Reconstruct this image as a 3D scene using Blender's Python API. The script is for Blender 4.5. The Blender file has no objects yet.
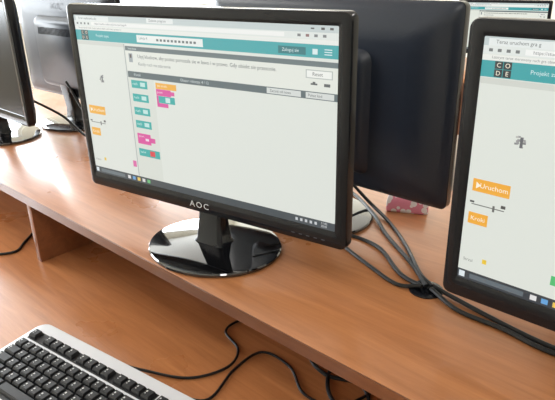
import bpy, bmesh, math, random
from mathutils import Vector, Matrix
random.seed(4)
C = bpy.context.scene.collection
SHELF = 0.86; DESK = 0.702

def lin(c):
    return tuple(((x/255)/12.92 if x/255 <= .04045 else ((x/255+.055)/1.055)**2.4) for x in c)

# ---------------------------------------------------------------- materials
def mat(name, col, rough=.5, metal=0, coat=0, bump=None, var=0, spec=None):
    m = bpy.data.materials.new(name); m.use_nodes = True
    nt = m.node_tree; b = nt.nodes['Principled BSDF']
    b.inputs['Base Color'].default_value = (*col, 1)
    b.inputs['Roughness'].default_value = rough
    b.inputs['Metallic'].default_value = metal
    b.inputs['Coat Weight'].default_value = coat
    if spec is not None: b.inputs['Specular IOR Level'].default_value = spec
    tc = nt.nodes.new('ShaderNodeTexCoord')
    n = nt.nodes.new('ShaderNodeTexNoise'); n.inputs['Scale'].default_value = bump[0] if bump else 20
    n.inputs['Detail'].default_value = 4
    nt.links.new(tc.outputs['Object'], n.inputs['Vector'])
    if bump:
        bp = nt.nodes.new('ShaderNodeBump'); bp.inputs['Strength'].default_value = bump[1]; bp.inputs['Distance'].default_value = .002
        nt.links.new(n.outputs['Fac'], bp.inputs['Height']); nt.links.new(bp.outputs['Normal'], b.inputs['Normal'])
    if var:
        r = nt.nodes.new('ShaderNodeValToRGB')
        r.color_ramp.elements[0].color = (*[x*(1-var) for x in col], 1); r.color_ramp.elements[0].position = .3
        r.color_ramp.elements[1].color = (*[min(1, x*(1+var)) for x in col], 1); r.color_ramp.elements[1].position = .7
        nt.links.new(n.outputs['Fac'], r.inputs['Fac']); nt.links.new(r.outputs['Color'], b.inputs['Base Color'])
    return m

def wood(name, c1, c2, rough=.33, coat=.4):
    m = bpy.data.materials.new(name); m.use_nodes = True
    nt = m.node_tree; b = nt.nodes['Principled BSDF']
    tc = nt.nodes.new('ShaderNodeTexCoord'); mp = nt.nodes.new('ShaderNodeMapping')
    mp.inputs['Scale'].default_value = (2.2, 30, 30)
    nt.links.new(tc.outputs['Object'], mp.inputs['Vector'])
    n = nt.nodes.new('ShaderNodeTexNoise'); n.inputs['Scale'].default_value = 1.6; n.inputs['Detail'].default_value = 8
    n.inputs['Roughness'].default_value = .68; n.inputs['Distortion'].default_value = 1.0
    nt.links.new(mp.outputs['Vector'], n.inputs['Vector'])
    r = nt.nodes.new('ShaderNodeValToRGB'); e = r.color_ramp.elements
    e[0].position = .33; e[0].color = (*c1, 1); e[1].position = .66; e[1].color = (*c2, 1)
    nt.links.new(n.outputs['Fac'], r.inputs['Fac']); nt.links.new(r.outputs['Color'], b.inputs['Base Color'])
    # worn / smudged gloss
    n2 = nt.nodes.new('ShaderNodeTexNoise'); n2.inputs['Scale'].default_value = 6; n2.inputs['Detail'].default_value = 5
    nt.links.new(tc.outputs['Object'], n2.inputs['Vector'])
    mr = nt.nodes.new('ShaderNodeMapRange'); mr.inputs['From Min'].default_value = .3; mr.inputs['From Max'].default_value = .7
    mr.inputs['To Min'].default_value = rough-.08; mr.inputs['To Max'].default_value = rough+.10
    nt.links.new(n2.outputs['Fac'], mr.inputs['Value']); nt.links.new(mr.outputs['Result'], b.inputs['Roughness'])
    b.inputs['Coat Weight'].default_value = coat
    b.inputs['Coat Roughness'].default_value = .16
    return m

_em = {}
def emat(rgb, strength=1.0):
    k = (rgb, strength)
    if k in _em: return _em[k]
    m = bpy.data.materials.new('screen_pixels'); m.use_nodes = True
    b = m.node_tree.nodes['Principled BSDF']; l = lin(rgb)
    b.inputs['Base Color'].default_value = (.02, .02, .022, 1)
    b.inputs['Roughness'].default_value = .35
    b.inputs['Emission Color'].default_value = (*l, 1)
    b.inputs['Emission Strength'].default_value = strength
    _em[k] = m; return m

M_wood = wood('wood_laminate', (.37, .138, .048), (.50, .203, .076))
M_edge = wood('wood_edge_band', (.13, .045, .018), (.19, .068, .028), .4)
M_panel = wood('wood_panel', (.19, .066, .025), (.27, .098, .037), .45, .1)  # panel wood darkened, so its colour carries some of the under-shelf shade
M_gloss = mat('glossy_black_plastic', (.006, .006, .007), .05, coat=1, spec=.8)
M_bezel = mat('bezel_black_plastic', (.008, .009, .012), .13, spec=.32)
M_black = mat('matte_black_plastic', (.018, .02, .025), .42, bump=(400, .15))
M_back = mat('monitor_back_plastic', (.018, .024, .038), .36, bump=(300, .1), spec=.42)
M_off = mat('screen_off', (.008, .009, .011), .22, spec=.2)
M_silver = mat('silver_plastic', (.72, .73, .76), .34, bump=(300, .08))
M_key = mat('black_key_plastic', (.014, .014, .016), .4, spec=.35)
M_leg = mat('key_legend', (.6, .6, .6), .5)
M_cable = mat('cable_rubber', (.009, .009, .010), .42, spec=.35)
M_logo = mat('logo_grey', (.6, .62, .65), .4)
M_logod = mat('logo_dark', (.08, .085, .1), .4)
M_wall = mat('wall_paint', (.80, .76, .66), .8, bump=(60, .1), var=.03)
M_ceil = mat('ceiling_paint', (.85, .84, .8), .85, bump=(50, .1))
M_floor = mat('floor_linoleum', (.30, .24, .19), .45, bump=(40, .05), var=.12)
M_white = mat('white_paint', (.8, .8, .78), .4)

# ---------------------------------------------------------------- helpers
def link(o, parent=None):
    C.objects.link(o)
    if parent: o.parent = parent
    return o
def empty(name, loc=(0, 0, 0), rz=0, rx=0):
    e = bpy.data.objects.new(name, None); e.empty_display_size = .05
    e.location = loc; e.rotation_euler = (rx, 0, rz); C.objects.link(e); return e
def finish(name, bm, mats, parent=None, smooth=True, loc=None):
    bmesh.ops.recalc_face_normals(bm, faces=bm.faces)
    me = bpy.data.meshes.new(name); bm.to_mesh(me); bm.free()
    for m in (mats if isinstance(mats, list) else [mats]): me.materials.append(m)
    o = bpy.data.objects.new(name, me)
    if smooth:
        for p in me.polygons: p.use_smooth = True
        try: me.set_sharp_from_angle(angle=math.radians(35))
        except Exception: pass
    if loc: o.location = loc
    return link(o, parent)
def addbox(bm, x0, x1, y0, y1, z0, z1, mi=0):
    vs = [bm.verts.new(p) for p in [(x0,y0,z0),(x1,y0,z0),(x1,y1,z0),(x0,y1,z0),(x0,y0,z1),(x1,y0,z1),(x1,y1,z1),(x0,y1,z1)]]
    for f in [(0,3,2,1),(4,5,6,7),(0,1,5,4),(1,2,6,5),(2,3,7,6),(3,0,4,7)]:
        bm.faces.new([vs[i] for i in f]).material_index = mi
def box(name, b, m, parent=None, bevel=0):
    bm = bmesh.new(); addbox(bm, *b)
    if bevel: bmesh.ops.bevel(bm, geom=bm.edges[:], offset=bevel, segments=3, affect='EDGES', profile=.5)
    return finish(name, bm, m, parent, smooth=bool(bevel))
def rrect(cx, cz, w, h, r, n=6):
    pts = []
    for (sx, sz, a0) in [(1,1,0),(-1,1,90),(-1,-1,180),(1,-1,270)]:
        for i in range(n):
            a = math.radians(a0 + 90*i/(n-1))
            pts.append((cx + sx*(w/2-r) + r*math.cos(a), cz + sz*(h/2-r) + r*math.sin(a)))
    return pts
def loft(bm, loops, cap0=False, cap1=True):
    rings = [[bm.verts.new(p) for p in L] for L in loops]
    n = len(rings[0])
    for a, b in zip(rings, rings[1:]):
        for i in range(n): bm.faces.new((a[i], a[(i+1)%n], b[(i+1)%n], b[i]))
    if cap0: bm.faces.new(rings[0])
    if cap1: bm.faces.new(rings[-1])
def text(name, body, size, m, parent, loc, rot=(math.pi/2, 0, 0), space=1.0, bold=0.0, align='CENTER', sx=1.0):
    cu = bpy.data.curves.new(name, 'FONT'); cu.body = body; cu.size = size
    cu.align_x = align; cu.align_y = 'CENTER'; cu.space_character = space; cu.offset = bold
    cu.resolution_u = 3
    cu.materials.append(m)
    o = bpy.data.objects.new(name, cu); o.location = loc; o.rotation_euler = rot; o.scale = (sx, 1, 1)
    return link(o, parent)
def tube(name, pts, r=.0032, m=None, parent=None, seg=8, sub=8):
    pts = [(p[0]-.013, p[1]-.025, p[2]) for p in pts]
    P = [Vector(p) for p in pts]; P = [P[0]*2-P[1]] + P + [P[-1]*2-P[-2]]
    path = []
    for i in range(1, len(P)-2):
        for k in range(sub):
            t = k/sub; a, b, c, d = P[i-1], P[i], P[i+1], P[i+2]
            path.append(.5*((2*b)+(c-a)*t+(2*a-5*b+4*c-d)*t*t+(3*b-a-3*c+d)*t**3))
    path.append(P[-2])
    bm = bmesh.new(); loops = []; up = Vector((0, 0, 1))
    for i, p in enumerate(path):
        d = (path[min(i+1, len(path)-1)] - path[max(i-1, 0)]).normalized()
        ref = up if abs(d.z) < .95 else Vector((1, 0, 0))
        s = d.cross(ref).normalized(); u = s.cross(d)
        loops.append([p + r*(math.cos(2*math.pi*k/seg)*s + math.sin(2*math.pi*k/seg)*u) for k in range(seg)])
    loft(bm, loops, True, True)
    return finish(name, bm, m or M_cable, parent)

# ---------------------------------------------------------------- monitor
W, H, ZB = .51, .3065, .073
SW, SH, SX, STOP = .476, .2645, -.238, ZB + .3065 - .0165
FY = -.03
LEX = 'postac przesun klocki aby ruszyc gdy uruchom krok ekran wydarzenia ruch labirynt zadanie teraz napisz program kazdy obiekt sterowany strzalki gra'.split()
def ui_page(par, detail=True, haze=0.0, accent=(222, 80, 160)):
    bm = bmesh.new(); mats = []; idx = {}
    def hz(rgb): return tuple(int(round(c*(1-haze) + g*haze)) for c, g in zip(rgb, (216, 221, 220)))
    def R(u0, v0, u1, v1, rgb, layer=1, s=.93, slant=0):
        k = (hz(rgb), s)
        if k not in idx: idx[k] = len(mats); mats.append(emat(k[0], s))
        y = FY + .0012 - .00012*layer
        X = lambda u: SX + u*SW; Z = lambda v: STOP - v*SH
        vs = [bm.verts.new(p) for p in [(X(u0), y, Z(v0)), (X(u1), y, Z(v0)), (X(u1), y, Z(v1)), (X(u0), y, Z(v1))]]
        bm.faces.new(vs).material_index = idx[k]
    def words(u0, v, u1, h, rgb, layer=3, gap=.004, body=None):
        if not detail:
            u = u0
            while u < u1:
                w = random.uniform(.008, .028); e = min(u+w, u1); R(u, v+h*.2, e, v+h*.8, rgb, layer); u = e+gap
            return
        size = h*SH*1.55; n = max(3, int((u1-u0)*SW/(size*.56)))
        if body is None:
            body = random.choice(LEX)
            while len(body) < n: body += ' ' + random.choice(LEX)
            body = (body[0].upper()+body[1:])[:n].rstrip()
        text('ui_text', body, size, emat(hz(rgb), .93), par, (SX+u0*SW, FY+.0012-.00012*layer-.0001, STOP-(v+h/2)*SH), align='LEFT')
    PAGE = (226, 231, 222); TEAL = (42, 160, 165); OR = (246, 170, 40)
    R(0, 0, 1, 1, PAGE, 0)
    R(0, 0, 1, .032, (196, 208, 208)); R(.01, .006, .17, .032, (232, 238, 236), 2); words(.025, .012, .14, .012, (90, 95, 98))
    R(.34, .002, .45, .028, (235, 240, 238), 2); words(.35, .009, .44, .012, (95, 100, 105))
    R(.92, .012, .93, .018, (60, 60, 60), 2); R(.95, .01, .96, .02, (60, 60, 60), 2); R(.975, .01, .985, .02, (60, 60, 60), 2)
    R(0, .032, 1, .062, (228, 234, 230)); R(.085, .037, .84, .057, (246, 248, 244), 2); words(.1, .041, .36, .011, (120, 124, 126), body='https://studio.code.org/s/course/stage/4')
    for k in range(4): R(.012+k*.018, .042, .02+k*.018, .053, (110, 115, 115), 2)
    for k in range(4): R(.88+k*.025, .041, .89+k*.025, .053, (130, 90, 90) if k == 1 else (110, 115, 118), 2)
    R(0, .064, 1, .083, (238, 240, 234)); words(.02, .068, .3, .009, (130, 134, 134))
    R(0, .085, 1, .145, TEAL)
    for i, (a, b) in enumerate([(0, 0), (1, 0), (0, 1), (1, 1)]):
        R(.028+a*.018, .086+b*.029, .0445+a*.018, .113+b*.029, (28, 40, 44), 2)
    words(.1, .107, .21, .014, (215, 240, 240), body='Projekt zajec')
    R(.29, .095, .56, .135, (240, 244, 240), 2); words(.3, .105, .36, .013, (90, 130, 130), body='Lekcja 4')
    for k in range(11): R(.375+k*.015, .11, .384+k*.015, .122, (80, 95, 95), 3)
    R(.82, .1, .905, .135, (24, 105, 112), 2); words(.832, .11, .895, .014, (225, 245, 245), body='Zaloguj sie')
    R(.925, .105, .94, .13, (220, 240, 240), 2)
    for k in range(3): R(.96, .104+.011*k, .982, .108+.011*k, (230, 245, 245), 2)
    # left visualisation area
    R(0, .148, .225, .17, (210, 214, 205)); R(.226, .15, .230, .955, (165, 172, 170), 2)
    for k in range(16):
        u = .088+random.uniform(0, .018); v = .345+random.uniform(0, .04)
        R(u, v, u+.006, v+.007, random.choice(((150, 150, 150), (110, 112, 115), (185, 185, 180))), 2)
    R(.10, .35, .106, .39, (90, 92, 98), 3)
    R(.012, .545, .095, .598, OR, 2)
    R(.014, .652, .088, .656, (95, 98, 95), 2); R(.062, .642, .067, .668, (90, 92, 90), 3)
    R(.010, .640, .02, .648, (60, 60, 60), 3); R(.08, .632, .09, .645, (60, 60, 60), 3)
    R(.010, .69, .055, .74, OR, 2)
    words(.01, .90, .05, .012, (120, 124, 120)); R(.055, .885, .065, .905, (240, 200, 40), 2)
    R(.205, .86, .222, .90, accent, 2)
    # instruction panel
    R(.232, .16, 1, .185, (88, 104, 108), 2); words(.245, .167, .30, .011, (225, 235, 235), body='Instrukcje')
    R(.232, .186, 1, .30, (232, 236, 226), 1)
    R(.245, .20, .262, .25, (150, 160, 165), 2); R(.25, .205, .258, .225, (70, 60, 55), 3)
    words(.285, .205, .78, .018, (70, 76, 80), body='Uzyj klockow, aby postac poruszala sie w lewo i w prawo. Gdy obiekt sie przesunie.')
    words(.285, .248, .40, .016, (110, 116, 118), body='Kazdy ruch ma zdarzenie')
    R(.905, .2, .985, .24, (175, 182, 178), 2); R(.908, .204, .982, .236, (245, 247, 242), 3); words(.925, .212, .97, .016, (70, 74, 78), 4, body='Reset')
    R(.92, .262, .94, .27, (70, 76, 78), 3); R(.926, .255, .934, .262, (70, 76, 78), 3)
    R(.96, .26, .978, .274, (70, 76, 78), 3)
    R(.232, .302, 1, .338, (72, 88, 94), 2); words(.26, .313, .34, .014, (215, 225, 225), body='Klocki'); words(.46, .313, .62, .014, (215, 225, 225), body='Obszar roboczy: 4 / 12')
    R(.78, .306, .89, .334, (215, 220, 216), 3); words(.79, .314, .88, .012, (70, 76, 78), 4, body='Zacznij od nowa')
    R(.905, .306, .99, .334, (215, 220, 216), 3); words(.912, .314, .98, .012, (70, 76, 78), 4, body='Pokaz kod')
    # toolbox
    R(.232, .338, .345, .955, (218, 223, 214), 1)
    for v in (.352, .432, .512, .592):
        R(.243, v, .315, v+.046, (28, 165, 160), 2); words(.248, v+.014, .275, .015, (215, 245, 240), body='ruch'); R(.283, v+.01, .305, v+.034, (190, 232, 226), 3)
    R(.243, .672, .305, .738, (222, 60, 150), 2); R(.262, .692, .325, .722, (222, 60, 150), 2); words(.25, .682, .29, .014, (250, 215, 235), body='powt'); R(.28, .70, .296, .715, (250, 225, 240), 3)
    R(.243, .768, .34, .816, (28, 165, 160), 2); words(.25, .782, .285, .014, (215, 245, 240), body='kolor'); R(.295, .775, .318, .808, (225, 40, 50), 3)
    # workspace program
    R(.352, .352, .44, .386, OR, 2); words(.36, .36, .42, .013, (255, 245, 225), body='po uruch.')
    R(.352, .387, .415, .425, (222, 60, 150), 2); R(.415, .395, .43, .417, (222, 60, 150), 2); words(.357, .398, .40, .013, (250, 215, 235), body='powt')
    R(.36, .426, .43, .466, (28, 165, 160), 2); R(.39, .432, .41, .46, (200, 235, 230), 3)
    R(.352, .426, .36, .49, (222, 60, 150), 2); R(.352, .467, .40, .49, (222, 60, 150), 2)
    # taskbar
    R(0, .957, 1, 1, (34, 46, 54), 2); R(.004, .965, .018, .992, (225, 235, 240), 3)
    R(.03, .968, .155, .99, (85, 100, 108), 3)
    for k, c in enumerate([(230, 230, 230), (90, 160, 220), (240, 200, 80), (225, 225, 225), (90, 190, 110)]):
        R(.17+k*.024, .968, .184+k*.024, .99, c, 3)
    for k in range(5): R(.87+k*.016, .97, .878+k*.016, .986, (200, 205, 210), 3)
    words(.955, .963, .99, .011, (220, 225, 228), body='11:42'); words(.955, .98, .99, .011, (220, 225, 228), body='2018')
    finish('screen', bm, mats, par, smooth=False)
    if detail:
        X = lambda u: SX + u*SW; Z = lambda v: STOP - v*SH; y = FY + .0007
        wt = emat(hz((255, 248, 225)), .95)
        text('button_text', 'Uruchom', .0078, wt, par, (X(.060), y, Z(.571)))
        text('button_text', 'Kroki', .007, wt, par, (X(.0325), y, Z(.715)))
        bm = bmesh.new(); vs = [bm.verts.new(p) for p in [(X(.02), y, Z(.557)), (X(.02), y, Z(.586)), (X(.031), y, Z(.5715))]]
        bm.faces.new(vs); finish('play_icon', bm, wt, par, False)
        for ch, u, v in (('C', .0365, .1), ('O', .0545, .1), ('D', .0365, .129), ('E', .0545, .129)):
            text('tile_letter', ch, .0062, wt, par, (X(u), y, Z(v)))

def monitor(loc, deg, on=True, detail=True, haze=0.0, accent=(222, 80, 160)):
    e = empty('computer_monitor', loc, math.radians(deg))
    zc = ZB + H/2; sc = STOP - SH/2
    def L(y, dw, dh, r, cz=zc): return [(x, FY+y, z) for x, z in rrect(0, cz, W-dw, H-dh, r)]
    def I(y, d=0): return [(x, FY+y, z) for x, z in rrect(0, sc, SW+d, SH+d, .0015)]
    bm = bmesh.new()
    loft(bm, [I(.003), I(.0006), I(0, .002), L(0, .008, .008, .008), L(.0012, .002, .002, .009), L(.004, 0, 0, .010), L(.017, 0, 0, .010)], False, False)
    finish('bezel', bm, M_bezel, e)
    bm = bmesh.new()
    loft(bm, [L(.017, .001, .001, .010), L(.022, .006, .006, .012), L(.030, .03, .03, .016), L(.037, .10, .08, .02), L(.040, .14, .11, .02)], False, True)
    finish('back_shell', bm, M_back, e)
    bm = bmesh.new()
    def B(y, w, h, r): return [(x, FY+y, z) for x, z in rrect(0, ZB+.135, w, h, r)]
    loft(bm, [B(.036, .25, .205, .02), B(.05, .235, .19, .02), B(.056, .215, .17, .018)], False, True)
    finish('rear_housing', bm, M_back, e)
    bm = bmesh.new()
    for k in range(26): addbox(bm, -.085+k*.0068, -.0825+k*.0068, FY+.0555, FY+.0566, ZB+.185, ZB+.205)
    finish('vent_slots', bm, M_bezel, e, False)
    # stand
    bm = bmesh.new(); prof = [(.97, 0), (1, .0015), (1, .005), (.985, .0068), (.93, .0078), (.5, .0105), (.32, .0125)]
    loft(bm, [[(.115*r*math.cos(a), .10*r*math.sin(a), z) for a in [2*math.pi*k/72 for k in range(72)]] for r, z in prof], True, True)
    finish('base', bm, M_gloss, e)
    bm = bmesh.new()
    def N(z, w, d, y): return [(x, y+yy, z) for x, yy in rrect(0, 0, w, d, .007)]
    loft(bm, [N(.009, .066, .042, 0), N(.018, .052, .034, 0), N(.05, .046, .028, .001), N(.11, .05, .022, .012), N(.18, .06, .02, .016)], True, True)
    finish('neck', bm, M_bezel, e)
    text('logo', 'AOC', .0135, M_logo, e, (0, FY-.0004, ZB+.0125), space=1.3, bold=.00005, sx=1.15)
    text('rear_logo', 'AOC', .026, M_logod, e, (0, FY+.0405, ZB+.262), rot=(math.pi/2, 0, math.pi), space=1.1)
    bm = bmesh.new()
    for k in range(5): addbox(bm, .17+k*.012, .175+k*.012, FY-.0004, FY+.001, ZB+.009, ZB+.0100)
    finish('button_marks', bm, M_logod, e, False)
    if on: ui_page(e, detail, haze, accent)
    else:
        bm = bmesh.new(); addbox(bm, SX, SX+SW, FY+.001, FY+.003, STOP-SH, STOP); finish('screen', bm, M_off, e, False)
    return e

monitor((-.652, .5426, SHELF), 9.1, haze=.17)
monitor((.001, .579, SHELF), 0, haze=.06, accent=(70, 190, 110))
monitor((-1.622, .608, SHELF), 0, on=False)
monitor((-.615, .752, SHELF), 180)
monitor((-1.585, .815, SHELF), 182)
monitor((.07, .80, SHELF), 180)
monitor((-1.37, 3.40, DESK), 10, detail=False)
monitor((-2.00, 3.25, DESK), 14, detail=False)
monitor((-.65, 3.4, DESK), 0, detail=False)

# ---------------------------------------------------------------- desks
d = empty('computer_desk')
X0, X1 = -2.55, 1.2
box('lower_top', (X0, X1, .06, 1.40, DESK-.025, DESK), M_wood, d, .002)
box('shelf_top', (X0, X1, .4415, .99, SHELF-.018, SHELF), M_wood, d, .001)
box('shelf_edge_front', (X0, X1, .439, .4415, SHELF-.0185, SHELF-.0006), M_edge, d)
box('shelf_edge_rear', (X0, X1, .99, .9925, SHELF-.0185, SHELF-.0006), M_edge, d)
box('lower_edge_front', (X0, X1, .057, .06, DESK-.025, DESK-.001), M_edge, d)
for i, x in enumerate((-2.53, -1.133, .30, 1.18)):
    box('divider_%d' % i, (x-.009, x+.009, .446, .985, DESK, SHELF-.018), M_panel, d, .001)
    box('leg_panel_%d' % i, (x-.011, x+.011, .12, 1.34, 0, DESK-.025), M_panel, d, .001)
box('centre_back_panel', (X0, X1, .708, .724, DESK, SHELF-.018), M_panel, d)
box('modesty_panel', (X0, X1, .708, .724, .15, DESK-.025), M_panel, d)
bm = bmesh.new()
prof = [(.024, 0), (.024, .0018), (.021, .003), (.016, .003), (.0155, .0005)]
loft(bm, [[(r*math.cos(a), r*math.sin(a), z) for a in [2*math.pi*k/32 for k in range(32)]] for r, z in prof], True, True)
finish('cable_grommet', bm, M_bezel, d, loc=(-.322, .648, SHELF))

d2 = empty('computer_desk')
box('top', (-2.4, .2, 2.95, 3.65, DESK-.025, DESK), M_wood, d2, .002)
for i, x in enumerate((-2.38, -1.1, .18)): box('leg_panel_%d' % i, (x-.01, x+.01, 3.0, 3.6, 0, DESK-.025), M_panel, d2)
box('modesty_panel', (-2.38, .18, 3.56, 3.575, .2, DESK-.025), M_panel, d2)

# ---------------------------------------------------------------- keyboard
k = empty('computer_keyboard', (-.628, .276, DESK+.0005), math.radians(8.2))
def kz(y): return .013 + (y+.085)/.17*.010
bm = bmesh.new()
def K(w, dp, top, r, lift=0):
    return [(x, y, (kz(y)+lift) if top else lift) for x, y in rrect(0, 0, w, dp, r)]
loft(bm, [K(.452, .166, 0, .018, 0), K(.464, .178, 0, .02, .003), K(.464, .178, 1, .02, -.004), K(.461, .175, 1, .019, -.001), K(.452, .166, 1, .016, 0)], True, True)
finish('body', bm, M_silver, k)
bm = bmesh.new()
def slab(x0, x1, y0, y1, lift):
    vs = []
    for z in (-.001, lift):
        vs += [bm.verts.new((x, y, kz(y)+z)) for x, y in ((x0, y0), (x1, y0), (x1, y1), (x0, y1))]
    for f in [(0,3,2,1),(4,5,6,7),(0,1,5,4),(1,2,6,5),(2,3,7,6),(3,0,4,7)]: bm.faces.new([vs[i] for i in f])
slab(-.218, .070, .045, .066, .0006); slab(-.218, .070, -.060, .040, .0006)
slab(.075, .134, -.060, .066, .0006); slab(.139, .217, -.060, .040, .0006)
finish('key_wells', bm, M_key, k, False)
bm = bmesh.new(); U = .019
def key(x0, y0, wu, hu=1, leg=True):
    w = wu*U - .0012; h = hu*U - .0012; cx = x0+w/2+.0006; cy = y0-h/2-.0006
    lo = [(cx+sx*w/2, cy+sy*h/2, kz(cy+sy*h/2)+.0004) for sx, sy in ((-1,-1),(1,-1),(1,1),(-1,1))]
    mid = [(cx+sx*(w/2-.001), cy+sy*(h/2-.001), kz(cy)+.004) for sx, sy in ((-1,-1),(1,-1),(1,1),(-1,1))]
    hi = [(cx+sx*(w/2-.0024), cy+.0008+sy*(h/2-.0026), kz(cy)+.007) for sx, sy in ((-1,-1),(1,-1),(1,1),(-1,1))]
    loft(bm, [lo, mid, hi], False, True)
    if leg:
        lx, ly, lz = cx-w/2+.0045, cy+h/2-.0055, kz(cy)+.0072
        for dx, dy, ww, hh in ((0, 0, .0024, .0028), (.0005, -.005, .0018, .0016)):
            vs = [bm.verts.new(p) for p in ((lx+dx, ly+dy-hh, lz), (lx+dx+ww, ly+dy-hh, lz), (lx+dx+ww, ly+dy, lz), (lx+dx, ly+dy, lz))]
            bm.faces.new(vs).material_index = 1
xL = -.2175
yF = .0655
x = xL; key(x, yF, 1)
for g, st in enumerate((2, 6.5, 11)):
    for i in range(4): key(xL+(st+i)*U, yF, 1)
rows = [[1]*13+[2], [1.5]+[1]*12+[1.5], [1.75]+[1]*11+[2.25], [2.25]+[1]*10+[2.75], [1.25, 1.25, 1.25, 6.25, 1.25, 1.25, 1.25, 1.25]]
for ri, row in enumerate(rows):
    x = xL; y = .0395 - ri*U
    for w in row: key(x, y, w, leg=(w != 6.25)); x += w*U
nx = .0755
for c in range(3):
    key(nx+c*U, yF, 1); key(nx+c*U, .0395, 1); key(nx+c*U, .0395-U, 1); key(nx+c*U, .0395-4*U, 1)
key(nx+U, .0395-3*U, 1)
px = .1395
for r in range(4):
    for c in range(3): key(px+c*U, .0395-r*U, 1)
key(px, .0395-4*U, 2); key(px+2*U, .0395-4*U, 1)
key(px+3*U, .0395, 1); key(px+3*U, .0395-U, 1, 2); key(px+3*U, .0395-3*U, 1, 2)
finish('keys', bm, [M_key, M_leg], k, False)
bm = bmesh.new()
for i in range(3): addbox(bm, .16+i*.015, .166+i*.015, .056, .060, kz(.058)-.001, kz(.058)+.0005)
finish('indicator_lights', bm, M_leg, k, False)

# ---------------------------------------------------------------- cables
S = SHELF + .0036; G = (-.309, .673, SHELF+.0065)
tube('video_cable', [(-.67, .90, S), (-.61, .905, S), (-.51, .837, S+.004), (-.444, .782, S), (-.364, .724, S), G], .0034)
tube('power_cable', [(-.63, .66, SHELF+.09), (-.56, .68, SHELF+.03), (-.50, .74, S), (-.43, .735, S), (-.36, .685, S), (-.313, .667, SHELF+.007)], .0034)
tube('power_cable', [(-.60, .82, SHELF+.10), (-.54, .86, SHELF+.02), (-.47, .83, S), (-.40, .77, S), (-.335, .70, S+.003), (-.302, .677, SHELF+.007)], .0032)
tube('video_cable', [(-.62, .68, SHELF+.06), (-.55, .735, S), (-.47, .70, S), (-.40, .672, S), (-.345, .655, S), (-.314, .668, SHELF+.007)], .003)
tube('power_cable', [(-.02, .66, SHELF+.09), (.0, .69, SHELF+.03), (-.05, .665, S), (-.123, .640, S), (-.19, .648, S), (-.25, .650, S), (-.30, .67, SHELF+.007)], .0032)
tube('video_cable', [(.05, .67, S), (-.06, .652, S), (-.14, .651, S), (-.22, .664, S), (-.30, .678, SHELF+.007)], .0032)
D = DESK + .003
tube('keyboard_cable', [(-.672, .384, DESK+.012), (-.635, .405, D+.003), (-.572, .442, D), (-.546, .498, D), (-.566, .541, D), (-.619, .562, D), (-.621, .608, D), (-.58, .68, D), (-.57, .725, D)], .0022)
tube('mouse_cable', [(-.56, .404, D), (-.514, .431, D), (-.534, .502, D), (-.531, .562, D), (-.472, .564, D), (-.415, .532, D), (-.36, .55, D), (-.34, .64, D), (-.36, .72, D)], .0022)
tube('power_cable', [(-.50, .72, D), (-.473, .616, D), (-.42, .587, D), (-.366, .604, D), (-.33, .57, D), (-.37, .545, D+.003), (-.42, .60, D), (-.44, .72, D)], .0032)
tube('power_cable', [(-1.30, .72, D), (-1.32, .60, D), (-1.24, .50, D), (-1.20, .45, D), (-1.26, .40, D), (-1.4, .42, D)], .003)
tube('video_cable', [(-1.50, .79, SHELF+.14), (-1.40, .79, SHELF+.05), (-1.36, .83, S), (-1.30, .80, S), (-1.24, .85, S)], .0034)
tube('power_cable', [(-1.53, .70, SHELF+.10), (-1.45, .74, SHELF+.06), (-1.36, .76, SHELF+.012), (-1.30, .82, S+.006), (-1.27, .90, S)], .0034)

# pink patterned pouch behind the far-side monitor
pp = mat('pink_fabric', (.75, .12, .25), .8)
nt = pp.node_tree; b = nt.nodes['Principled BSDF']
tc = nt.nodes.new('ShaderNodeTexCoord'); vo = nt.nodes.new('ShaderNodeTexVoronoi'); vo.inputs['Scale'].default_value = 90
rp = nt.nodes.new('ShaderNodeValToRGB'); rp.color_ramp.interpolation = 'CONSTANT'
rp.color_ramp.elements[0].color = (.88, .80, .80, 1); rp.color_ramp.elements[1].color = (.78, .26, .36, 1); rp.color_ramp.elements[1].position = .5
nt.links.new(tc.outputs['Object'], vo.inputs['Vector']); nt.links.new(vo.outputs['Distance'], rp.inputs['Fac']); nt.links.new(rp.outputs['Color'], b.inputs['Base Color'])
bm = bmesh.new()
loft(bm, [[(x, y, z) for x, y in rrect(0, 0, w_, d_, .0028)] for w_, d_, z in ((.072, .024, 0), (.076, .028, .003), (.076, .026, .02), (.072, .016, .029), (.070, .006, .032))], True, True)
addbox(bm, -.034, .034, -.0012, .0012, .031, .0335)
o = finish('pencil_case', bm, pp); o.location = (-.488, .876, SHELF); o.rotation_euler = (0, 0, .45)

# ---------------------------------------------------------------- room
RX0, RX1, RY0, RY1, RZ = -5.2, 3.0, -2.8, 5.0, 3.0
box('floor', (RX0, RX1, RY0, RY1, -.05, 0), M_floor)
box('ceiling', (RX0, RX1, RY0, RY1, RZ, RZ+.05), M_ceil)
box('wall_right', (RX1, RX1+.2, RY0, RY1, 0, RZ), M_wall)
box('wall_back', (RX0, RX1, RY1, RY1+.2, 0, RZ), M_wall)
box('wall_front', (RX0, RX1, RY0-.2, RY0, 0, RZ), M_wall)
wins = [(-1.9, -.1), (.5, 2.3), (2.9, 4.7)]; z0, z1 = .88, 2.6
bm = bmesh.new()
addbox(bm, RX0-.2, RX0, RY0, RY1, 0, z0); addbox(bm, RX0-.2, RX0, RY0, RY1, z1, RZ)
ys = [RY0] + [v for w in wins for v in w] + [RY1]
for i in range(0, len(ys), 2): addbox(bm, RX0-.2, RX0, ys[i], ys[i+1], z0, z1)
finish('wall_left', bm, M_wall, smooth=False)
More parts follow.
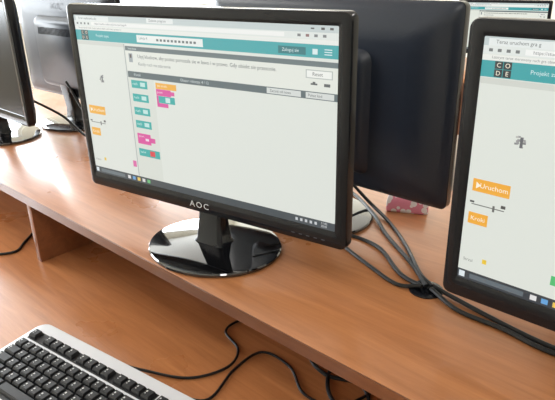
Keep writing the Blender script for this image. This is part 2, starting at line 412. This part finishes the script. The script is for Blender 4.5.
for i, (a, c) in enumerate(wins):
    w = empty('window_%d' % (i+1))
    bm = bmesh.new(); t = .05; xa, xb = RX0-.12, RX0-.06
    addbox(bm, xa, xb, a, a+t, z0, z1); addbox(bm, xa, xb, c-t, c, z0, z1)
    addbox(bm, xa, xb, a+t, c-t, z0, z0+t); addbox(bm, xa, xb, a+t, c-t, z1-t, z1)
    m_ = (a+c)/2; addbox(bm, xa, xb, m_-.03, m_+.03, z0+t, z1-t)
    finish('frame', bm, M_white, w, False)
    box('sill', (RX0-.06, RX0+.12, a-.04, c+.04, z0-.03, z0), M_white, w, .004)
    L = bpy.data.lights.new('daylight', 'AREA'); L.shape = 'RECTANGLE'; L.size = 1.6; L.size_y = 1.65; L.energy = 128; L.color = (.90, .96, 1)
    lo = bpy.data.objects.new('daylight', L); lo.location = (RX0-.02, m_, (z0+z1)/2); lo.rotation_euler = (0, -math.pi/2, 0); link(lo, w)
box('baseboard_back', (RX0, RX1, RY1-.015, RY1, 0, .08), M_white)
box('baseboard_left', (RX0, RX0+.015, RY0, RY1-.015, 0, .08), M_white)
M_tube = emat((255, 250, 238), 6)
for i, (x, y) in enumerate([(-3, 0), (-3, 3), (.6, -.6), (.6, 3)]):  # unseen ceiling fixtures, added to fill the room with light
    f = empty('added_fill_lamp', (x, y, RZ))
    box('housing', (-.62, .62, -.15, .15, -.06, 0), M_white, f, .005)
    for q in (-.07, .07):
        bm = bmesh.new(); loft(bm, [[(xx, q+.013*math.cos(a), -.078+.013*math.sin(a)) for a in [2*math.pi*n/12 for n in range(12)]] for xx in (-.58, .58)], True, True)
        finish('tube', bm, M_tube, f)
    L = bpy.data.lights.new('added_fill_light', 'AREA'); L.shape = 'RECTANGLE'; L.size = 1.2; L.size_y = .28; L.energy = 14 if i == 2 else 20; L.color = (1, .98, .95)
    lo = bpy.data.objects.new('added_fill_light', L); lo.location = (0, 0, -.1); link(lo, f)

w = bpy.data.worlds.new('sky'); bpy.context.scene.world = w; w.use_nodes = True
bg = w.node_tree.nodes['Background']; bg.inputs['Color'].default_value = (.82, .9, 1, 1); bg.inputs['Strength'].default_value = 2.8

# ---------------------------------------------------------------- camera
cam = bpy.data.cameras.new('camera'); co = bpy.data.objects.new('camera', cam); C.objects.link(co)
cam.sensor_width = 36; cam.lens = 36*568/555; cam.clip_start = .01
co.location = (0, 0, SHELF+.43)
co.rotation_euler = (Matrix.Rotation(math.radians(43.1), 4, 'Z') @ Matrix.Rotation(math.radians(67.5), 4, 'X') @ Matrix.Rotation(math.radians(-1.2), 4, 'Z')).to_euler()
bpy.context.scene.camera = co
bpy.context.scene.view_settings.view_transform = 'Standard'
